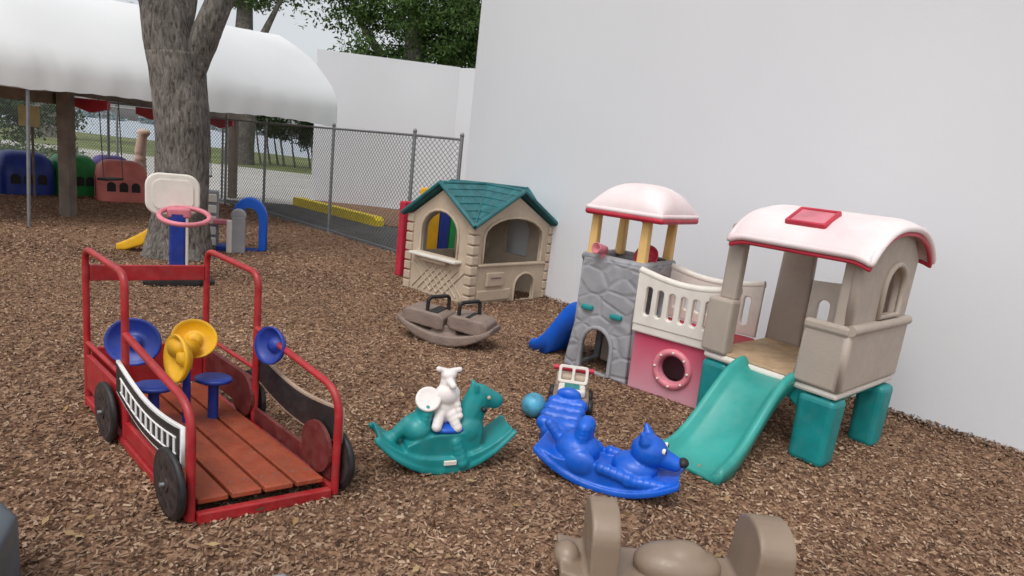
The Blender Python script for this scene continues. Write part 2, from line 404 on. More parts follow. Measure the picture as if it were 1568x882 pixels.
# swing frame
group('timber_swing_frame',(0,0))
for i,(x,y,h) in enumerate(((-6.98,9.53,1.85),(-7.07,15.2,2.0))):
    box(f'post_{i}',(x-.085,y-.085,-.02),(x+.085,y+.085,h),WOODP,.012)
box('beam',(-7.1,9.2,1.83),(-6.94,15.5,2.0),WOODP,.01)
box('cross_beam',(-9.5,9.42,1.66),(-7.1,9.6,1.83),WOODP,.01)
for i,(y) in enumerate((10.3,10.8,11.9,12.4,13.4,13.9)):
    tube(f'chain_{i}',[(-7.0,y,1.84),(-7.0+.03,y+.05,.55)],.008,DMETAL)
for i,y in enumerate((10.55,12.15,13.65)):
    box(f'seat_{i}',(-7.08,y-.22,.52),(-6.9,y+.22,.56),RUB,.01)
for i,(x,y) in enumerate(((-6.85,9.9),(-6.9,11.6),(-8.3,9.5),(-6.9,14.2))):
    bm=bmesh.new(); strip(bm,[(x-.28,1.68,1.8,.04),(x,1.6,1.8,.05),(x+.28,1.68,1.8,.04)],y); from_bm(f'red_fabric_{i}',bm,REDPL)
group('notice_board',(-8.6,10.9)); box('board',(-.2,-.02,1.25),(.15,.02,1.6),M('yellow_board',(.6,.5,.25),.7),.005); tube('stake',[(0,.03,0),(0,.03,1.3)],.02,WOODP)

# ------------------------------------------------------------------ train tunnels
def tunnel(name,o,ex,ey,w,dpt,h,mat):
    group(name,o,ex,ey)
    bm=bmesh.new(); n=20
    # domed half-barrel: profile across x, gently bulged along y
    rows=[]
    for q in range(9):
        t=q/8; bul=1-.16*abs(2*t-1)**5; row=[]
        for i in range(n+1):
            a=math.pi*i/n; cx=math.copysign(abs(math.cos(a))**.62,math.cos(a))*w/2*bul; cz=(abs(math.sin(a))**.62)*h*bul
            row.append(bm.verts.new((cx,dpt*t,cz)))
        rows.append(row)
    for a,b in zip(rows,rows[1:]):
        for i in range(n): bm.faces.new((a[i],a[i+1],b[i+1],b[i]))
    bm.faces.new(rows[0]); bm.faces.new(rows[-1])
    from_bm('shell',bm,mat,True)
    for k,yy in enumerate((-.004,dpt+.004)):
        plate(f'end_opening_{k}',arch(-w*.26,w*.26,.02,h*.62,h*.28,10),[],(0,yy,0),(1,0,0),(0,0,1),.02,DARK,.003)  # solid plate; the dark inside of the opening is painted on as colour
        tube(f'end_ring_{k}',[(x,yy,z) for x,z in arch(-w*.29,w*.29,.02,h*.66,h*.3,10)],.022,mat,True)
    for k,t in enumerate((.25,.5,.75)):
        for sd in(-1,1):
            plate(f'window_{k}_{sd}',arch(dpt*t-.07,dpt*t+.07,.20,.38,.07,8),[],(sd*(w/2-.006),0,0),(0,1,0),(0,0,1),.03,DARK,.004)  # no hole cut: window shade is put in as a dark plate
tunnel('blue_play_tunnel',(-9.35,9.9),(.62,.785),(-.785,.62),.95,.95,.82,BLUEP)
tunnel('blue_play_tunnel',(-9.6,11.3),(.785,-.62),(.62,.785),.85,.8,.78,BLUEP)
tunnel('green_play_tunnel',(-9.1,12.0),(.785,-.62),(.62,.785),.8,.7,.78,GRN)
tunnel('purple_play_tunnel',(-8.75,12.7),(.785,-.62),(.62,.785),.8,.6,.80,PURP)
tunnel('red_play_tunnel',(-8.15,11.9),(.62,-.785),(.785,.62),.85,.80,.78,SALM)
group('toy_giraffe',(-8.35,13.6)); bm=bmesh.new(); caps(bm,(0,0,0),(0,0,.9),.16,.12); caps(bm,(0,0,.9),(.05,0,1.25),.12,.1); ell(bm,(.08,0,1.32),(.14,.1,.09)); remesh('figure',bm,SKIN,.03,3)

# ------------------------------------------------------------------ big tree
def limb(name,pts,mat=BARK,seg=16,rough=.05):
    P=[V(p[:3]) for p in pts]; R_=[p[3] for p in pts]
    bm=bmesh.new(); rings=[]; n=len(P); K=8
    for i in range(n-1):
        for k in range(K+(i==n-2)):
            t=k/K; p0=P[max(i-1,0)];p1=P[i];p2=P[i+1];p3=P[min(i+2,n-1)]
            c=.5*((2*p1)+(p2-p0)*t+(2*p0-5*p1+4*p2-p3)*t*t+(-p0+3*p1-3*p2+p3)*t**3)
            r=R_[i]*(1-t)+R_[i+1]*t
            ring=[]
            for j in range(seg):
                a=2*math.pi*j/seg
                rr=r*(1+rough*math.sin(a*5+i+c.z*1.3)+rough*.6*math.sin(a*9-c.z*2)+rough*.5*(random.random()-.5))
                d=(p2-p1).normalized(); q=V((0,0,1)).rotation_difference(d)
                ring.append(bm.verts.new(c+q@V((rr*math.cos(a),rr*math.sin(a),0))))
            rings.append(ring)
    for a,b in zip(rings,rings[1:]):
        for j in range(seg): bm.faces.new((a[j],a[(j+1)%seg],b[(j+1)%seg],b[j]))
    bm.faces.new(rings[-1])
    return from_bm(name,bm,mat,True)
LEAF=island_mat('leaves',[(.03,.06,.016),(.055,.105,.026),(.08,.145,.035),(.13,.20,.055)],.6,.3)
LEAFD=island_mat('leaves_dark',[(.02,.04,.014),(.04,.075,.022),(.07,.12,.035)],.6,.2)
LEAF2=island_mat('leaves_light',[(.06,.10,.035),(.10,.16,.055),(.17,.24,.10)],.6,.3)
group('oak_tree',(-4.1,7.45))
limb('trunk',[(.0,0,-.05,.46),(0,0,.12,.36),(.02,0,.5,.30),(.03,0,1.3,.285),(-.02,0,2.0,.29),(-.05,0,2.35,.31)],seg=28)
limb('limb_left',[(-.03,0,2.1,.27),(-.14,0,2.6,.27),(-.3,.05,3.3,.24),(-.7,.3,4.6,.18),(-1.1,.6,6,.1)],seg=24)
limb('limb_right',[(.08,0,1.95,.12),(.25,.0,2.5,.15),(.42,.05,3.0,.14),(.8,.3,4.2,.12),(1.6,.6,5.5,.08)],seg=20)
limb('limb_mid',[(-.1,0,2.4,.14),(0,.1,2.9,.11),(.06,.2,3.6,.1),(.3,.8,5,.07)])
leaves('crown',[(-1.6,0,6.4,2.2,1.1),(1.0,1,6.6,2.4,1.1),(0,-1,7.4,2.4,1.2),(-.5,2.2,6.2,2.0,1)],8000,.13,LEAF,.45)
leaves('sprigs',[(-.62,-.1,2.95,.16,.2),(.5,-.1,2.75,.10,.1),(-.5,-.1,3.15,.2,.12),(.32,-.3,1.93,.05,.05)],420,.05,LEAF2,.12,25)

def btree(name,o,blobs,n,size,mat,tr=.2,clump=.6,h=None,per=45):
    group(name,o)
    hh=h or blobs[0][2]
    limb('trunk',[(0,0,-.05,tr*1.3),(.1,0,hh*.4,tr),(0,.1,hh,tr*.5)],seg=10)
    for i,b in enumerate(blobs[:6]): limb(f'limb_{i}',[(.05,0,hh*.45,tr*.45),((b[0])*.5,b[1]*.5,(hh*.5+b[2])*.5,tr*.3),(b[0],b[1],b[2],tr*.12)],seg=7)
    leaves('crown',blobs,n,size,mat,clump,per)
btree('shade_tree',(-4.6,24),[(0,0,6.6,2.2,1.3),(-2.4,.5,6.4,1.6,.9),(2.2,0,6.2,1.7,1.2),(3.6,.8,7.0,1.5,1.6),(-1.5,0,4.9,1.3,.7),(1.2,0,5.0,1.7,1.2),(-3.6,0,7.4,1.3,.7),(3.3,0,5.0,1.3,1),(0.5,1,8.8,2.6,1.3)],46000,.16,LEAF,.6,per=110)
btree('shade_tree',(-15,33),[(0,0,8.6,1.9,1.0),(-2.5,0,9.2,1.6,.9),(2.2,0,8.9,1.5,1.0),(0,0,10.8,2.4,1.2)],12000,.2,LEAF2,.6)
btree('shade_tree',(-30,40),[(0,0,9.5,3.5,2),(-3,0,10.8,3,1.8),(3,0,10.8,3,1.8)],9000,.25,LEAF2,.8)
group('mangrove_shrubs',(0,0))
bl=[]
for i in range(30):
    x=-36+i*.64+random.uniform(-.3,.3); y=23+random.uniform(-1,1)
    bl.append((x,y,random.uniform(.7,1.8),random.uniform(.7,1.1),random.uniform(.7,1.1)))
leaves('shrub_leaves',bl,24000,.16,LEAFD,.4)
group('waterside_trees',(0,0))
bl=[]
for i in range(16):
    x=-15.6+i*.42; y=36+random.uniform(-1.5,1.5); z=random.uniform(1.7,3.2)
    bl.append((x,y,z,random.uniform(.5,.9),random.uniform(.5,.9)))
    limb(f'stem_{i}',[(x+.4,y,-.05,.07),(x+.2,y,1,.05),(x,y,z,.03)],seg=6)
leaves('foliage',bl,12000,.17,LEAFD,.4)
solo()
bl=[(x,600+random.uniform(-20,20),2,random.uniform(8,16),random.uniform(2,5)) for x in range(-700,300,12)]
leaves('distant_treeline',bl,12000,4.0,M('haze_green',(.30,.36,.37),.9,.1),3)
bl=[(-17.5+random.uniform(-3,3),21+random.uniform(-1,1),.2,.5,.25) for _ in range(10)]
leaves('low_shrubs',bl,4000,.1,LEAF2,.25)

# ------------------------------------------------------------------ fire truck
TX=(1.07/1.43,-.95/1.43); TY=(.48/.577,.32/.577)
group('wooden_fire_truck_play_frame',(-2.24,3.17),TX,TY)
W=.577; L=1.43; r=.0165
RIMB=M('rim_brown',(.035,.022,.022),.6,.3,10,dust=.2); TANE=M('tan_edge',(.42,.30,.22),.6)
for nm,y in (('left',0),('right',W)):
    tube(f'{nm}_hoop',bend([(0,y,.0),(0,y,.875),(.64,y,.865),(.64,y,.03)],.085,7),r,RED)
    tube(f'{nm}_rail',bend([(.64,y,.58),(1.43,y,.50),(1.43,y,.02)],.13,8),r,RED)
    tube(f'{nm}_mid_rail',[(0,y,.36),(.64,y,.36)],.012,RED)
    box(f'{nm}_sill',(0,y-.018,.015),(L,y+.018,.055),RED,.006)
box('front_sill',(L-.018,.02,.0),(L+.018,W-.02,.05),RED,.006)
box('rear_sill',(-.018,.02,.015),(.018,W-.02,.055),RED,.006)
box('rear_header',(-.012,.015,.70),(.012,W-.015,.785),RED,.004)
box('rear_panel',(-.012,.02,.09),(.012,W-.02,.33),RED,.004)
for i in range(4):
    y0=.035+i*.130; box(f'plank_{i}',(.03,y0,.065),(L-.03,y0+.116,.09),PLANK,.005)
    for x in (.1,.7,1.3): 
        for q in (.03,.086): lathe('screw',[(.005,0),(.005,.0015)],(x,y0+q,.09),(0,0,1),METAL,8,False)
for k,(x) in enumerate((.1,.7,1.3)): box(f'joist_{k}',(x-.03,.02,.03),(x+.03,W-.02,.062),DARK,.003)
for nm,y,s in (('left',0,-1),('right',W,1)):
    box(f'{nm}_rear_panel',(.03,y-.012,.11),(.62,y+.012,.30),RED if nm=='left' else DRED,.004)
    n=12; up=[];lo=[]
    for i in range(n+1):
        t=i/n; x=.62+.80*t; zt=.45-.03*t-.045*math.sin(math.pi*t)*1.1; zb=.29-.04*t-.05*math.sin(math.pi*t)
        up.append((x,zt)); lo.append((x,zb))
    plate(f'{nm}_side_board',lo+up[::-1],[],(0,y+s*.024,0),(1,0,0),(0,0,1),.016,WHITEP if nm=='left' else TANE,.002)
    blk=[(min(max(x,.632),1.408),z+.012) for x,z in lo]+[(min(max(x,.632),1.408),z-.012) for x,z in up[::-1]]
    for s2 in (-1,1):
        plate(f'{nm}_black_face_{s2}',blk,[],(0,y+s*.024+s2*.0095,0),(1,0,0),(0,0,1),.004,BLACKP,.0008)
    if nm=='left':
        f=lambda t:(.62+.80*t,(.45-.03*t+.29-.04*t)/2-.05*math.sin(math.pi*t))
        for q in (-.034,.034):
            tube('ladder_side',[(f(.1+.85*i/12)[0],y+s*.024+s*.0125,f(.1+.85*i/12)[1]+q) for i in range(13)],.0042,WHITEP,res=1)
        for i in range(11):
            x,z=f(.13+.8*i/10); tube(f'rung_{i}',[(x,y+s*.0365,z-.034),(x,y+s*.0365,z+.034)],.006,WHITEP,res=1)
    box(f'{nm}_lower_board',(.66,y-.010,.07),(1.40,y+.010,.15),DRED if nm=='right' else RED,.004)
    for k,x in enumerate((.5,1.34)):
        oy=y+s*.045; o=(x,oy,.15)
        lathe(f'{nm}_tyre_{k}',[(.11,-.012),(.142,-.013),(.148,-.006),(.148,.006),(.142,.013),(.11,.012)],o,(0,1,0),RUB)
        lathe(f'{nm}_rim_{k}',[(.128,-.014),(.128,.014)],o,(0,1,0),RIMB,smooth=False)
        for q in range(8):
            a=2*math.pi*q/8
            for s2 in(-1,1): lathe('recess',[(.019,-.002),(.019,.002)],(x+.083*math.cos(a),oy+s2*.0135,.15+.083*math.sin(a)),(0,1,0),BLACKP,12,False)
        lathe(f'{nm}_hub_{k}',[(.032,-.02),(.032,.02)],o,(0,1,0),RIMB,16,False)
        lathe(f'{nm}_axle_{k}',[(.009,-.035),(.009,.028)],o,(0,1,0),METAL,10,False)
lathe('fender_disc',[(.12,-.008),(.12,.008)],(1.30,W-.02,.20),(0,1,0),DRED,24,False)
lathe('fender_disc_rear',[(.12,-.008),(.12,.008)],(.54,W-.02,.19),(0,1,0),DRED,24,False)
def dish(name,o,ax,mat,r=.12):
    lathe(name,[(.02,-.03),(r*.55,-.028),(r*.93,.005),(r,.018),(r*.97,.03),(r*.86,.012),(r*.5,-.010),(.035,-.012),(.03,.01),(.01,.012)],o,ax,mat)
dish('blue_wheel_left',(.44,.09,.48),(1,-.45,.3),BLUEP,.12)
dish('blue_wheel_right',(.86,W-.02,.55),(.25,-1,.15),BLUEP,.095)
dish('yellow_wheel_a',(.58,.31,.52),(1,-.35,.45),YEL,.10)
dish('yellow_wheel_b',(.68,.215,.455),(.05,-1,.08),YEL,.12)
lathe('yellow_hub',[(.045,-.05),(.05,.05)],(.62,.25,.49),(.4,-1,.2),YEL,16)
tube('wheel_post',[(.60,.27,.09),(.60,.27,.47)],.018,BLUEP)
for k,(x,y,z) in enumerate(((.59,.13,.29),(.58,.40,.30))):
    lathe(f'seat_{k}',[(.03,-.03),(.082,-.008),(.085,.006),(.075,.012),(.01,.006)],(x,y,z),(0,0,1),BLUEP)
    tube(f'seat_post_{k}',[(x,y,.09),(x,y,z)],.024,BLUEP)

# ------------------------------------------------------------------ toy basketball hoop
group('toy_basketball_hoop',(-3.38,6.1),(.86,.5),(-.5,.86))
bm=bmesh.new(); strip(bm,[(-.3,0,.05,.1),(-.22,0,.09,.2),(.2,0,.09,.2),(.34,0,.04,.12)]); remesh('base',bm,RUB,.02,6)
box('post',(-.07,-.06,.05),(.07,.06,.72),BLUEP,.02)
box('post_white_edge',(.072,-.05,.1),(.10,.05,.70),OFFW,.01)
plate('backboard',rrect(-.28,.66,.21,1.08,.13,8),[],(0,.12,0),(1,0,0),(0,.06,1),.05,OFFW,.018)
plate('backboard_inset',rrect(-.22,.72,.15,1.02,.09,8),[],(0,.088,0),(1,0,0),(0,.06,1),.012,OFFW,.004)
tube('rim',[(.06+.22*math.cos(a*math.pi/12),-.17+.23*math.sin(a*math.pi/12),.70+.055*math.sin(a*math.pi/12)) for a in range(24)],.024,PINK,True)
box('rim_bracket',(-.09,-.06,.66),(.12,.12,.76),PINK,.02)

group('toddler_play_gym',(-4.13,8.1),(.86,.27),(-.3,.95),s=.95)
box('grey_panel',(0,-.05,0),(.2,.06,.82),GREY,.02); box('grey_panel_b',(.42,-.28,0),(.62,-.2,.52),GREY,.02)
for i in range(5): box(f'stone_{i}',(.015,-.075,.06+i*.15),(.18,-.052,.17+i*.15),OFFW,.01)
plate('blue_arch',arch(.38,.90,0,.76,.3),[arch(.48,.80,-.05,.64,.22)],(0,.1,0),(1,0,0),(0,0,1),.14,BRBLUE,.02)
box('pink_bar',(.14,-.12,.36),(.5,-.06,.44),PINK,.02); box('blue_step',(.2,-.2,0),(.55,.05,.09),BLUEP,.02); box('white_seat',(.36,-.32,.0),(.44,-.24,.46),OFFW,.02)
plate('panel_crest',arch(.41,.63,.5,.62,.1),[],(0,-.24,0),(1,0,0),(0,0,1),.08,GREY,.02)
group('yellow_toy_slide',(-4.58,7.45),s=.8); bm=bmesh.new(); strip(bm,[(-.3,0,.10,.12),(-.15,.02,.17,.13),(.1,.12,.32,.13),(.2,.2,.4,.13)]); remesh('chute',bm,YEL,.02,4)

# ------------------------------------------------------------------ playhouse
group('plastic_playhouse',(-.46,6.54),(.687,.728),(-.79,.61))
FW=1.2; SW=.95
def gable(w): return [(0,0),(w,0),(w,.88),(w/2,1.2),(0,.88)]
plate('front_wall',gable(FW),[arch(.12,1.06,.45,.97,.22),arch(.66,1.0,.0+.012,.33,.15)],(0,0,0),(1,0,0),(0,0,1),.05,BEIGE,.01)
plate('back_wall',gable(FW),[arch(.2,.9,.45,.92,.2)],(0,SW,0),(1,0,0),(0,0,1),.05,BEIGE,.01)
plate('left_wall',gable(SW),[arch(.19,.78,.47,.97,.26)],(0,0,0),(0,1,0),(0,0,1),.05,BEIGE,.01)
plate('right_wall',gable(SW),[arch(.28,.62,.45,.92,.17)],(FW,0,0),(0,1,0),(0,0,1),.05,BEIGE,.01)
tube('door_trim',[(x,-.03,z) for x,z in arch(.66,1.0,.012,.33,.15)[1:]]+[(.66,-.03,.012)],.014,BEIGE)
tube('window_trim',[(x,-.03,z) for x,z in arch(.12,1.06,.45,.97,.22)],.016,BEIGE,True)
tube('window_trim_left',[(-.03,y,z) for y,z in arch(.19,.78,.47,.97,.26)],.016,BEIGE,True)
box('counter',(-.13,.12,.43),(-.0,.85,.465),OFFW,.012)
box('counter_bracket',(-.09,.3,.38),(-.0,.7,.43),BEIGE,.01)
box('front_ledge',(.06,-.05,.425),(1.14,-.0,.455),BEIGE,.01)
box('mailbox',(.2,-.055,.2),(.46,-.02,.36),BEIGE,.012); box('mail_slot',(.25,-.062,.29),(.41,-.05,.31),TAUPED,.003)
box('lower_panel',(.08,-.045,.04),(.6,-.02,.16),BEIGE,.01)
for i in range(9):
    for sg in (-1,1):
        y0=.06+i*.1; y1=y0+sg*.30; 
        if 0<y1<.95: tube('lattice',[(-.03,y0,.05),(-.03,y1,.35)],.009,BEIGE,res=1)
for (x,y) in ((0,0),(FW,0),(0,SW),(FW,SW)):
    for i in range(8): box('quoin',(x-.05,y-.05,.01+i*.11),(x+.05,y+.05,.105+i*.11),BEIGE,.012)
box('shutter',(.13,-.0+.03,.47),(.16,.26,.90),BLUEP,.01)
box('inner_door',(.62,.88,.02),(1.0,.92,.90),BEIGE,.006)
for i in range(3): box('door_board',(.65+.11*i,.865,.08),(.74+.11*i,.879,.84),TAUPE,.004)
def roof():
    o=.09; c=V((FW/2,SW/2,1.29))
    E=[V((-o,-o,.87)),V((FW+o,-o,.87)),V((FW+o,SW+o,.87)),V((-o,SW+o,.87))]
    P=[V((FW/2,-o,1.27)),V((FW+o,SW/2,1.27)),V((FW/2,SW+o,1.27)),V((-o,SW/2,1.27))]
    bm=bmesh.new()
    def tri(a,b,d):
        K=6
        for k in range(K):
            t0=k/K; t1=(k+1)/K
            p0=a.lerp(b,t0);p1=a.lerp(b,t1);q0=a.lerp(d,t0);q1=a.lerp(d,t1)
            up=V((0,0,.012))
            vs=[bm.verts.new(x) for x in (p0+up,q0+up,q1,p1)]
            bm.faces.new(vs)
            vs2=[bm.verts.new(x) for x in (p0+up,q0+up,q0-V((0,0,.01)),p0-V((0,0,.01)))]
            bm.faces.new(vs2) if (p0-q0).length>1e-4 else None
        vs=[bm.verts.new(x-V((0,0,.035))) for x in (a,b,d)]; bm.faces.new(vs)
    for i in range(4):
        tri(E[i],P[i],c); tri(E[i],P[i-1],c)
    me=bpy.data.meshes.new('roof'); bm.to_mesh(me); bm.free(); add('roof',me,TEALR)
    for i in range(4):
        tube('fascia',[E[i],P[i],E[(i+1)%4]],.026,TEALR); tube('ridge',[P[i],c],.02,TEALR); tube('valley',[E[i]+V((0,0,.02)),c],.010,TEALR)
        for sg,a,b in ((0,E[i],P[i]),(1,E[(i+1)%4],P[i])):
            for k in range(1,6):
                p=a.lerp(b,k/6); q=a.lerp(c,k/6)
                for m_ in range(1,6):
                    if random.random()<.8:
                        g0=p.lerp(q,(m_+random.uniform(-.2,.2))/6); g1=g0+(b-a)*.155
                        tube('shingle_joint',[g0+V((0,0,.012)),g1+V((0,0,.002))],.004,TEALR,res=1)
roof()
group('plastic_play_panel',(-1.27,7.95),(.687,.728),(-.79,.61))
box('red_panel',(-.3,-.05,0),(-.02,.05,.95),REDPL,.02); box('yellow_panel',(.0,-.05,0),(.28,.05,1.13),YEL,.02); box('blue_panel',(.3,-.05,0),(.46,.05,.95),BLUEP,.02); box('green_panel',(.48,-.05,0),(.6,.05,.95),GRN,.02)

# ------------------------------------------------------------------ climber playset
group('plastic_castle_climber',(.55,4.85),(.79,-.61),(.61,.79))
S=.5
def stone():
    m=bpy.data.materials.new('moulded_stone'); m.use_nodes=True; nt=m.node_tree; b=nt.nodes['Principled BSDF']; b.inputs['Roughness'].default_value=.55
    tc=nt.nodes.new('ShaderNodeTexCoord'); vo=nt.nodes.new('ShaderNodeTexVoronoi'); vo.feature='DISTANCE_TO_EDGE'; vo.inputs['Scale'].default_value=5.2
    mp=nt.nodes.new('ShaderNodeMapping'); mp.inputs['Scale'].default_value=(1,1,1.5)
    nt.links.new(tc.outputs['Object'],mp.inputs[0]); nt.links.new(mp.outputs[0],vo.inputs['Vector'])
    mr=nt.nodes.new('ShaderNodeMapRange'); mr.inputs['From Max'].default_value=.16; mr.interpolation_type='SMOOTHSTEP'
    nt.links.new(vo.outputs['Distance'],mr.inputs['Value'])
    bp=nt.nodes.new('ShaderNodeBump'); bp.inputs['Strength'].default_value=.36; bp.inputs['Distance'].default_value=.018
    nt.links.new(mr.outputs[0],bp.inputs['Height']); nt.links.new(bp.outputs[0],b.inputs['Normal'])
    n=nt.nodes.new('ShaderNodeTexNoise'); n.inputs['Scale'].default_value=7; n.inputs['Detail'].default_value=5; nt.links.new(tc.outputs['Object'],n.inputs['Vector'])
    r=nt.nodes.new('ShaderNodeValToRGB'); r.color_ramp.elements[0].position=.3; r.color_ramp.elements[1].position=.7
    r.color_ramp.elements[0].color=(.25,.25,.265,1); r.color_ramp.elements[1].color=(.36,.36,.375,1)
    nt.links.new(n.outputs['Fac'],r.inputs[0]); nt.links.new(r.outputs[0],b.inputs['Base Color'])
    return m
STONE=stone()
Hh=.91
def side(o,u,hole,nm,f=0):
    plate(nm,[(-.02-f,0),(S+.02,0),(S-.01,.45),(S-.0,Hh),(0,Hh),(.0,.45)],hole,o,u,(0,0,1),.06,STONE,.015)
side((0,0,0),(1,0,0),[arch(.08,.36,.02,.38,.17)],'front_wall',.05)
side((0,S,0),(1,0,0),[],'back_wall',.05)
side((0,0,0),(0,1,0),[arch(.12,.38,.02,.36,.13)],'left_wall')
side((S,0,0),(0,1,0),[arch(.08,.42,.50,.84,.1)],'right_wall')
tube('arch_trim',[(x,-.035,z) for x,z in arch(.08,.36,.02,.38,.17)[1:]]+[(.08,-.035,.02)],.018,GREY)
box('inner_arch_panel',(.05,.36,.0),(.45,.40,.40),BEIGE,.02)
box('floor',(.03,.03,.42),(S-.03,S-.03,.45),GREY,.01)
for k,(x,z) in enumerate(((.10,.52),(.36,.50))): box(f'teal_handhold_{k}',(x-.05,-.06,z-.02),(x+.05,-.02,z+.02),TEAL,.012)
tube('parapet',[(0,0,Hh),(S,0,Hh),(S,S,Hh),(0,S,Hh)],.035,STONE,True)
for k,(x,y) in enumerate(((.04,.03),(S-.03,.03),(S-.03,S-.03),(.04,S-.03))):
    box(f'post_{k}',(x-.036,y-.036,Hh),(x+.036,y+.036,1.36),CREAM,.012,.85)
for (a,b) in (((.03,.03),(S-.03,.03)),((S-.03,.03),(S-.03,S-.03)),((S-.03,S-.03),(.03,S-.03)),((.03,S-.03),(.03,.03))):
    tube('roof_beam',bend([(a[0],a[1],1.22),((a[0]*.8+b[0]*.2),(a[1]*.8+b[1]*.2),1.31),((a[0]*.2+b[0]*.8),(a[1]*.2+b[1]*.8),1.31),(b[0],b[1],1.22)],.06),.024,CREAM)
def domeroof(nm,x0,x1,y0,y1,zf,mat,rim,nx=24,ny=24,th=.03,rr=None):
    bm=bmesh.new()
    def warp(t): return .5-.5*math.cos(math.pi*t)
    X=[warp(i/nx) for i in range(nx+1)]; Y=[warp(j/ny) for j in range(ny+1)]
    for dz in(0,-th):
        g=[[bm.verts.new((x0+(x1-x0)*X[i],y0+(y1-y0)*Y[j],zf(X[i]*2-1,Y[j]*2-1)+dz)) for j in range(ny+1)] for i in range(nx+1)]
        for i in range(nx):
            for j in range(ny): bm.faces.new((g[i][j],g[i+1][j],g[i+1][j+1],g[i][j+1]))
    from_bm(nm,bm,mat,True)
    per=[(i,0) for i in range(nx)]+[(nx,j) for j in range(ny)]+[(i,ny) for i in range(nx,0,-1)]+[(0,j) for j in range(ny,0,-1)]
    pts=[(x0+(x1-x0)*X[i],y0+(y1-y0)*Y[j],zf(X[i]*2-1,Y[j]*2-1)-th*.5) for i,j in per]
    tube(nm+'_lip',pts,th*.5,mat,True)
    cx=(x0+x1)/2; cy=(y0+y1)/2
    pts=[(cx+(p[0]-cx)*.985,cy+(p[1]-cy)*.985,p[2]-th*.8) for p in pts]
    tube(nm+'_rim',pts,rr or th*.5,rim,True)
domeroof('tower_roof',.0,S+.12,-.07,S+.06,lambda u,v:1.315+.17*(max(0,1-abs(u)**3.4))**.6*(max(0,1-abs(v)**3.4))**.6+.03*(1-u*u)*(1-v*v),PINKW,REDPL,th=.035,rr=.024)
lathe('periscope',[(.03,-.05),(.035,.0),(.045,.06),(.04,.065),(.02,.02)],(.15,-.04,.99),(-.2,-1,.15),PINK); tube('periscope_stem',[(.15,.0,.88),(.15,0,.99)],.025,PINK)
dish('steering_wheel',(.42,.2,.96),(0,-1,.5),REDPL,.10); box('console',(.3,.28,.8),(.5,.42,.95),DARK,.02)
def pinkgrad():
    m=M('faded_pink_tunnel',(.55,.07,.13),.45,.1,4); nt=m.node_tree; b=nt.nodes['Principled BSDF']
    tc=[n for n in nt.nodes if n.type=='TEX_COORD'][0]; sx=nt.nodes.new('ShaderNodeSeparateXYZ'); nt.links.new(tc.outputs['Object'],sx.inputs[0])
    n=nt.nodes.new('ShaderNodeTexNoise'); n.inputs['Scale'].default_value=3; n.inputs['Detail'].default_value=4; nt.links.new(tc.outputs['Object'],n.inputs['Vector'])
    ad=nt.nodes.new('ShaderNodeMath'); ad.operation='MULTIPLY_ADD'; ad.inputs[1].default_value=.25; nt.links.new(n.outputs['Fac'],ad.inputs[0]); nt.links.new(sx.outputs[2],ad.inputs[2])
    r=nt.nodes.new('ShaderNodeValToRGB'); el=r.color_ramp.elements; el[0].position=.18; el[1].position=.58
    el[0].color=(.62,.30,.36,1); el[1].color=(.50,.045,.10,1); e=el.new(.36); e.color=(.58,.17,.23,1)  # pink gets paler towards the bottom, broken up by noise
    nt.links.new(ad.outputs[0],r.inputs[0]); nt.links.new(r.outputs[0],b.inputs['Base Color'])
    return m
TUN=pinkgrad()
x0,x1=.53,1.2
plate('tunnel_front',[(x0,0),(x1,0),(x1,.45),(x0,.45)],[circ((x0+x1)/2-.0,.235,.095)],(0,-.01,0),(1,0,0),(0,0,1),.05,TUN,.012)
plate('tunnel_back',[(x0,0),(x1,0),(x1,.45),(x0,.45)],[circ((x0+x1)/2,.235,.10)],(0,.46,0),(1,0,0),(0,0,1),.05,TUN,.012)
tube('porthole_ring',[((x0+x1)/2+.125*math.cos(a*math.pi/16),-.038,.235+.125*math.sin(a*math.pi/16)) for a in range(32)],.026,PINK,True)
for k in range(8):
    a=2*math.pi*k/8; lathe(f'bolt_{k}',[(.009,0),(.009,.03),(.004,.034)],((x0+x1)/2+.125*math.cos(a),-.04,.235+.125*math.sin(a)),(0,-1,0),OFFW,10)
box('bridge_deck',(x0-.02,-.03,.452),(x1+.05,.48,.49),REDPL,.012)
box('bridge_side_beam',(x0-.02,-.06,.44),(x1+.05,-.032,.53),OFFW,.012)
def rail(nm,y):
    n=12; xa,xb=x0-.02,x1+.05
    top=[(xa+(xb-xa)*i/n,.90-.055*math.sin(math.pi*i/n)) for i in range(n+1)]
    outer=[(xa,.50),(xb,.50)]+top[::-1]
    holes=[]
    for i in range(7):
        cx=xa+.10+(xb-xa-.2)*i/6; holes.append([(x,z) for x,z in rrect(cx-.024,.58,cx+.024,.80-.03*math.sin(math.pi*(i+1)/8),.022)])
    plate(nm,outer,holes,(0,y,0),(1,0,0),(0,0,1),.045,OFFW,.01)
    tube(nm+'_top',[(x,y,z) for x,z in top],.027,OFFW)
rail('front_rail',-.045); rail('back_rail',.47)
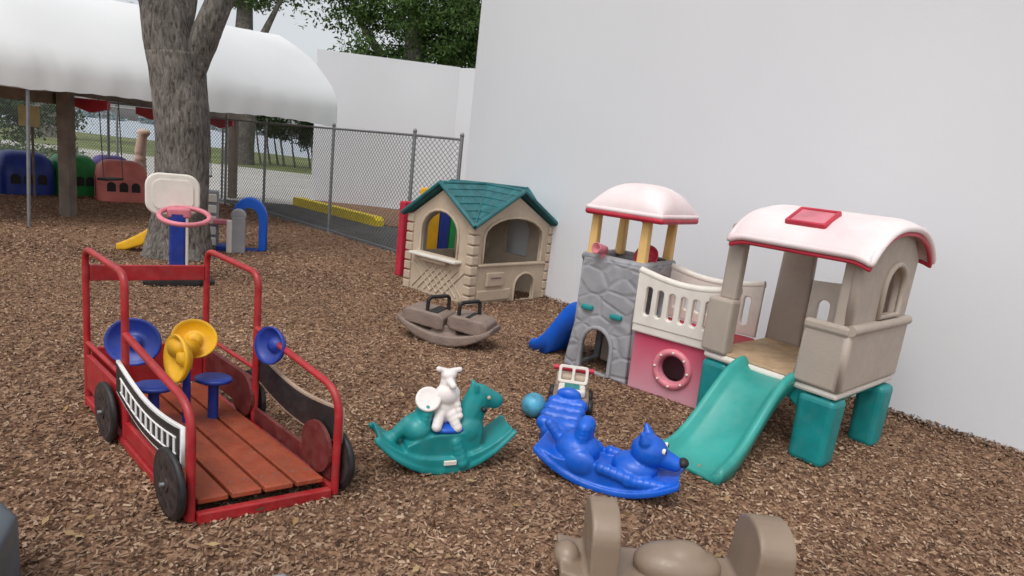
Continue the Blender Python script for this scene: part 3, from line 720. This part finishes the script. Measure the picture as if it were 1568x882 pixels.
def slide(nm,o,dr,ln,h,w,mat,lip=.06,skirt=.03):
    d=V((*dr,0)).normalized(); nrm=V((-d.y,d.x,0)); o=V(o); n=28
    cross=[(-w/2-.004,-skirt),(-w/2-.014,lip*.6),(-w/2-.004,lip*.97),(-w/2+.012,lip),(-w/2+.028,lip*.85),(-w/2+.045,.02),(-w/2+.07,.0),(0,-.004),(w/2-.07,.0),(w/2-.045,.02),(w/2-.028,lip*.85),(w/2-.012,lip),(w/2+.004,lip*.97),(w/2+.014,lip*.6),(w/2+.004,-skirt)]
    bm=bmesh.new(); rings=[]
    for i in range(n+1):
        t=i/n; s=(1-math.cos(math.pi*min(1,max(0,(t-.05)/.92))))/2
        z=h*(1-s)+.03; p=o+d*ln*t
        rings.append([bm.verts.new(p+nrm*cx*(1+.12*t)+V((0,0,max(.002,z+cz*(1 if .03<t<.97 else .6))))) for cx,cz in cross])
    for a,b in zip(rings,rings[1:]):
        for j in range(len(cross)-1): bm.faces.new((a[j],a[j+1],b[j+1],b[j]))
        bm.faces.new((a[0],b[0],b[-1],a[-1]))
    bm.faces.new(rings[0]); bm.faces.new(rings[-1])
    return from_bm(nm,bm,mat,True)
slide('blue_slide',(-.0,.24,0),(-1,.1),.46,.42,.40,BRBLUE,.07,.16)

e=CUR.e
CUR.M=Matrix(((.66,.75,0,1.35-.55),(-.75,.66,0,4.05-4.85),(0,0,1,0),(0,0,0,1)))
T=.84
def leg(nm,x,y,sx=.2,sy=.2,z1=.42): box(nm,(x-sx/2,y-sy/2,0),(x+sx/2,y+sy/2,z1),TEAL,.035,1.08,3)
leg('leg_b',.76,.07,.21,.17); leg('leg_c',.82,.74,.16,.17); leg('leg_a',.08,.08,.18,.18); leg('leg_d',.08,.74)
plate('arch_web_right',[(.0,.24),(.10,.35),(.25,.385),(.42,.39),(.58,.385),(.72,.35),(.82,.24),(.82,.43),(.0,.43)],[],(.80,0,0),(0,1,0),(0,0,1),.06,TEAL,.015)
plate('arch_web_front',[(.0,.24),(.10,.35),(.25,.385),(.42,.39),(.55,.37),(.66,.30),(.72,.22),(.72,.43),(.0,.43)],[],(0,.04,0),(1,0,0),(0,0,1),.06,TEAL,.015)
box('platform',(-.01,-.02,.43),(T+.03,T+.02,.475),OFFW,.018); box('deck',(.02,.0,.476),(T-.03,T-.03,.492),WOODF,.006)
plate('right_lower',[(-.03,.48),(T+.01,.48),(T+.02,.86),(-.04,.86)],[],(T+.01,0,0),(0,1,0),(0,0,1),.07,TAUPE,.02)
tube('right_lip',[(T+.03,-.04,.85),(T+.03,T+.02,.85)],.032,TAUPE)
plate('right_upper',[(.0,.84),(T,.84),(T+.02,1.25),(.66,1.42),(.2,1.42),(-.01,1.28)],[arch(.34,.66,.90,1.22,.14)],(T-.01,0,0),(0,1,0),(0,0,1),.06,TAUPE,.018)
tube('window_trim',[(T+.025,y,z) for y,z in arch(.34,.66,.90,1.22,.14)],.018,TAUPE,True)
plate('front_lower_b',[(.60,.48),(T+.02,.48),(T+.02,.86),(.62,.86)],[],(0,-.01,0),(1,0,0),(0,0,1),.06,TAUPE,.02)
box('front_lip_b',(.61,-.05,.81),(T+.03,.0,.87),TAUPE,.018)
box('front_lower_a',(-.03,-.04,.48),(.15,.07,.85),TAUPE,.02); box('front_post_a',(.02,-.0,.84),(.135,.08,1.34),TAUPE,.02)
box('front_post_b',(.75,-.0,.84),(.83,.05,1.32),TAUPE,.015)
plate('back_post_d',[(0,.48),(.27,.48),(.24,1.36),(.02,1.36)],[],(0,T-.03,0),(1,0,0),(0,0,1),.07,TAUPE,.02)
plate('back_post_c',[(.74,.48),(.83,.48),(.83,1.3),(.74,1.3)],[],(0,T-.03,0),(1,0,0),(0,0,1),.05,TAUPE,.012)
plate('back_panel',[(.26,.5),(.76,.5),(.76,.92),(.5,1.0),(.26,.98)],[rrect(.33,.62,.41,.86,.038),rrect(.46,.62,.54,.88,.038),rrect(.59,.62,.67,.86,.038)],(0,T-.03,0),(1,0,0),(0,0,1),.04,OFFW,.012)
Y0,Y1=-.08,.94
ZF=lambda u,v:1.29+.20*(max(0,1-abs(v)**2.5))**.85-.03*max(0,abs(u)-.72)**2*12
domeroof('house_roof',.07,.91,Y0,Y1,ZF,PINKW,REDPL,th=.042,rr=.013)
def zy(y): return ZF(0,(y-Y0)/(Y1-Y0)*2-1)
plate('roof_end_gable',[(-.02,1.24)]+[(y,zy(y)-.05) for y in [0,.1,.25,.42,.6,.75,.86]]+[(.88,1.24)],[],(T-.03,0,0),(0,1,0),(0,0,1),.05,TAUPE,.01)
ha=V((.35,.01,zy(.01)+.012)); hb=V((.35,.21,zy(.21)+.014)); dv=(hb-ha).normalized()
plate('hatch_frame',rrect(0,0,.25,.21,.015),[rrect(.022,.022,.228,.188,.01)],ha,(1,0,0),dv,.034,REDPL,.006)
plate('hatch_pane',rrect(.02,.02,.23,.19,.01),[],ha,(1,0,0),dv,.016,PINK,.002)
slide('teal_slide',(.44,.02,0),(.03,-1),.80,.42,.34,TEALS,.07,.05)
CUR.e=e

# ------------------------------------------------------------------ seesaw rocker
group('plastic_seesaw_rocker',(-.5,5.12),(.95,-.27),(.27,.95),s=.93)
bm=bmesh.new(); n=14
strip(bm,[( -.46+.92*i/n, .0+.17*abs(2*i/n-1)**2.0, .055+.17*abs(2*i/n-1)**2.0+.05*math.sin(math.pi*i/n), .16+.02*math.sin(math.pi*i/n)) for i in range(n+1)])
strip(bm,[(-.12,.05,.18,.12),(.12,.05,.18,.12)])
remesh('rocker_base',bm,TAUPED,.012,4)
for k,(xa,xb) in enumerate(((-.42,.0),(.03,.42))):
    bm=bmesh.new(); strip(bm,[(xa,.19,.26,.13),(xa+.05,.17,.30,.16),(xb-.05,.14,.28,.16),(xb,.14,.25,.15)]); remesh(f'seat_{k}',bm,TAUPED,.012,2)
for k,x in enumerate((-.12,.19)):
    tube(f'handle_{k}',bend([(x-.065,-.10,.22),(x-.06,-.10,.41),(x+.06,.10,.41),(x+.065,.10,.22)],.04),.018,RUB)
    box(f'handle_mount_{k}',(x-.05,-.13,.25),(x+.05,.13,.292),RUB,.008)

# ------------------------------------------------------------------ teal rocking horse
HO=(-.265,2.95)
group('rocking_horse_toy',HO,(.92,.39),(-.39,.92),s=.93)
bm=bmesh.new(); n=16
strip(bm,[(-.37+.74*i/n,.0+.20*abs(2*i/n-1)**2.1,.06+.18*abs(2*i/n-1)**2.3+.03*math.sin(math.pi*i/n),.10+.015*math.sin(math.pi*i/n)) for i in range(n+1)])
for cy in(-.10,.10):
    strip(bm,[(-.39+.78*i/n,-.005+.21*abs(2*i/n-1)**2.1,.03+.20*abs(2*i/n-1)**2.2,.018) for i in range(n+1)],cy)
strip(bm,[(-.22,.06,.17,.10),(-.08,.03,.22,.095),(.1,.03,.22,.09),(.20,.06,.22,.08)])
ell(bm,(-.15,0,.23),(.085,.10,.08)); ell(bm,(.13,0,.21),(.10,.095,.10))
caps(bm,(-.13,0,.25),(-.11,0,.35),.05,.045,5,1.7)
caps(bm,(-.2,0,.26),(-.27,0,.19),.04,.035,5); ell(bm,(-.29,0,.18),(.045,.045,.035))
caps(bm,(.13,0,.25),(.18,0,.39),.09,.072,8,.75); caps(bm,(.18,0,.405),(.285,0,.365),.066,.048,8,.8)
for i in range(6): ell(bm,(.08+.018*i,0,.29+.028*i),(.034,.028,.03),sub=2)
for s in(-1,1): caps(bm,(.16,s*.03,.44),(.155,s*.036,.47),.020,.012,4); caps(bm,(.05,s*.08,.17),(.09,s*.10,.06),.035,.04,5)
remesh('body',bm,TEAL,.0075,2)
for s in(-1,1): lathe('eye',[(.012,0),(.010,.006),(.003,.008)],(.225,s*.054,.405),(0,s,.1),BEIGE,12); lathe('bridle_peg',[(.014,-.02),(.014,.02)],(.20,s*.055,.34),(0,s,0),RUB,12)
box('label',(-.02,-.132,.06),(.05,-.118,.085),OFFW,.003)
bm=bmesh.new(); ell(bm,(.02,0,.235),(.13,.1,.03)); remesh('blue_seat',bm,BRBLUE,.01,2)
group('white_toy_figure',HO,(.92,.39),(-.39,.92),s=.97)
bm=bmesh.new(); ell(bm,(-.01,0,.32),(.07,.055,.085)); ell(bm,(.0,-.01,.40),(.068,.055,.06)); caps(bm,(.0,0,.42),(.0,0,.49),.046,.038,4)
ell(bm,(.0,0,.505),(.042,.04,.03)); caps(bm,(-.02,0,.525),(-.055,0,.535),.016,.015,4); caps(bm,(.02,0,.525),(.058,0,.53),.016,.015,4); caps(bm,(.0,-.03,.48),(.01,-.065,.465),.022,.018,4)
caps(bm,(.02,-.04,.30),(.05,-.07,.24),.03,.028,4); caps(bm,(-.04,-.04,.30),(-.06,-.07,.25),.03,.028,4); caps(bm,(.04,-.03,.38),(.06,-.06,.30),.024,.02,4)
remesh('figure_body',bm,PLUSH,.006,1)
lathe('round_dish',[(.02,-.03),(.055,-.02),(.066,0),(.062,.012),(.05,.006),(.02,.004)],(-.105,-.03,.385),(-.25,-1,.75),PLUSH)

# ------------------------------------------------------------------ blue dog rocker
group('dog_rocker_toy',(.58,2.96),(.94,-.34),(.34,.94),s=.97)
bm=bmesh.new(); n=16
for cy in(-.11,.11): strip(bm,[(-.37+.76*i/n,.0+.13*abs(2*i/n-1)**2.2,.035+.13*abs(2*i/n-1)**2.2,.028) for i in range(n+1)],cy)
strip(bm,[(-.37,.13,.16,.11),(-.25,.05,.13,.13),(-.1,.02,.12,.12),(.1,.02,.12,.12),(.25,.05,.11,.12),(.38,.12,.15,.09)])
ell(bm,(-.16,0,.15),(.12,.12,.10)); ell(bm,(.15,0,.14),(.12,.11,.07))
caps(bm,(-.14,0,.2),(-.13,0,.29),.055,.05,5,1.7)
caps(bm,(-.26,0,.18),(-.33,0,.25),.035,.03,5); 
for s in(-1,1): ell(bm,(-.12,s*.1,.12),(.09,.04,.07)); caps(bm,(.0,s*.11,.13),(.14,s*.11,.11),.035,.035,5); caps(bm,(.14,s*.11,.10),(.3,s*.08,.10),.035,.035,6)
ell(bm,(.21,0,.24),(.095,.09,.085)); caps(bm,(.24,0,.23),(.345,0,.205),.06,.042,7)
for s in(-1,1): caps(bm,(.19,s*.055,.30),(.17,s*.065,.345),.032,.014,6)
remesh('body',bm,BRBLUE,.007,1)
bm=bmesh.new(); ell(bm,(.385,0,.222),(.028,.034,.025)); from_bm('nose',bm,RUB,True)
for s in(-1,1):
    bm=bmesh.new(); ell(bm,(.286,s*.045,.273),(.012,.014,.016)); from_bm('eye_white',bm,WHITEP,True)
    bm=bmesh.new(); ell(bm,(.295,s*.046,.273),(.006,.010,.011)); from_bm('pupil',bm,RUB,True)
group('blue_ride_on_toy',(.39,3.52),(.97,-.22),(.22,.97),s=.66)
bm=bmesh.new(); strip(bm,[(-.15,.02,.16,.26),(.0,.0,.2,.30),(.14,.02,.16,.26)])
for yy in (-.25,-.08,.1,.27): caps(bm,(-.13,yy,.17),(.13,yy,.17),.07,.07,6)
ell(bm,(0,.3,.26),(.12,.06,.07)); ell(bm,(0,-.28,.12),(.15,.1,.1)); remesh('body',bm,BRBLUE,.012,1)
group('toy_jeep',(.47,3.93),(.98,-.1),(.1,.98),s=1.0)
box('chassis',(-.12,-.16,.05),(.12,.16,.13),TAUPED,.015); box('hood',(-.09,-.15,.13),(.09,-.02,.18),OFFW,.015); 
plate('windscreen',rrect(-.1,0,.1,.12,.02),[rrect(-.08,.02,-.01,.10,.01),rrect(.01,.02,.08,.10,.01)],(0,0,.17),(1,0,0),(0,.3,1),.02,OFFW,.004)
box('grille',(-.07,-.175,.08),(.07,-.16,.15),TEAL,.004); box('bonnet_badge',(-.05,-.13,.18),(.05,-.05,.187),TEAL,.002); box('rear_body',(-.11,.03,.12),(.11,.16,.22),BEIGE,.02); tube('red_bar',[(-.14,.1,.24),(.14,.1,.24)],.018,REDPL)
for x in(-.13,.13):
    for y in(-.1,.1): lathe('wheel',[(.05,-.02),(.055,0),(.05,.02)],(x,y,.055),(1,0,0),RUB,16)
solo()
bm=bmesh.new(); ell(bm,(.22,3.70,.082),(.078,.078,.078),sub=4); from_bm('blue_ball',bm,LBLUE,True)

# ------------------------------------------------------------------ foreground tan rocker
group('tan_rocker_toy',(.74,2.12),(1,0),(0,1))
bm=bmesh.new()
def slab(x,wd,top,lean):
    secs=arch(-.13,.13,.03,top,.10,12)
    n=len(secs)
    va=[bm.verts.new((x-wd+lean*(z/top),y,z)) for y,z in secs]; vb=[bm.verts.new((x+wd+lean*(z/top)*.6,y,z)) for y,z in secs]
    bm.faces.new(va); bm.faces.new(vb[::-1])
    for i in range(n): bm.faces.new((va[i],va[(i+1)%n],vb[(i+1)%n],vb[i]))
slab(-.29,.05,.36,-.02); slab(.30,.07,.36,.02)
ell(bm,(0,0,.14),(.17,.10,.075)); ell(bm,(.02,0,.17),(.10,.07,.06)); ell(bm,(-.42,0,.13),(.05,.06,.05))
strip(bm,[(-.45,.10,.14,.12),(-.25,.02,.10,.14),(.25,.02,.10,.14),(.45,.10,.14,.12)])
remesh('body',bm,TAN,.008,2)
group('plastic_toy_bin',(-1.70,1.5),(.9,.43),(-.43,.9))
bm=bmesh.new(); strip(bm,[(-.3,0,.28,.2),(-.2,0,.32,.28),(.2,0,.32,.28),(.3,0,.26,.2)]); remesh('tub',bm,BINM,.015,8)
group('grey_rock',(-.70,1.94)); bm=bmesh.new(); ell(bm,(0,0,.01),(.045,.035,.022)); 
for v in bm.verts: v.co+=V((random.uniform(-.004,.004),)*3)
from_bm('stone',bm,GREY,True)

# ------------------------------------------------------------------ light
w=bpy.data.worlds.new('World'); scene.world=w; w.use_nodes=True; nt=w.node_tree
bg=nt.nodes['Background']; sky=nt.nodes.new('ShaderNodeTexSky'); sky.sky_type='NISHITA'; sky.sun_disc=False
sky.sun_elevation=math.radians(60); sky.sun_rotation=math.radians(205); sky.dust_density=3; sky.air_density=1.0
hs=nt.nodes.new('ShaderNodeHueSaturation'); hs.inputs['Saturation'].default_value=.22; hs.inputs['Value'].default_value=1.3
nt.links.new(sky.outputs[0],hs.inputs['Color']); nt.links.new(hs.outputs[0],bg.inputs['Color']); bg.inputs['Strength'].default_value=.138
sl=bpy.data.lights.new('sun','SUN'); sl.energy=1.1; sl.angle=math.radians(28); sl.color=(1,.97,.93)
so=bpy.data.objects.new('sun',sl); COL.objects.link(so)
az=math.radians(205); el=math.radians(60)
d=V((math.sin(az)*math.cos(el),math.cos(az)*math.cos(el),math.sin(el)))
so.rotation_euler=d.to_track_quat('Z','Y').to_euler()
scene.view_settings.view_transform='Standard'; scene.view_settings.look='None'; scene.view_settings.exposure=0

# ------------------------------------------------------------------ camera
cd=bpy.data.cameras.new('camera'); cd.sensor_width=36; cd.lens=36*950/1568; cd.clip_end=5000; cd.clip_start=.05
co=bpy.data.objects.new('camera',cd); COL.objects.link(co)
R=Matrix.Rotation(math.pi/2-math.atan(189/950),4,'X')@Matrix.Rotation(math.radians(6.5),4,'Z')
co.matrix_world=Matrix.Translation((0,0,1.55))@R
scene.camera=co
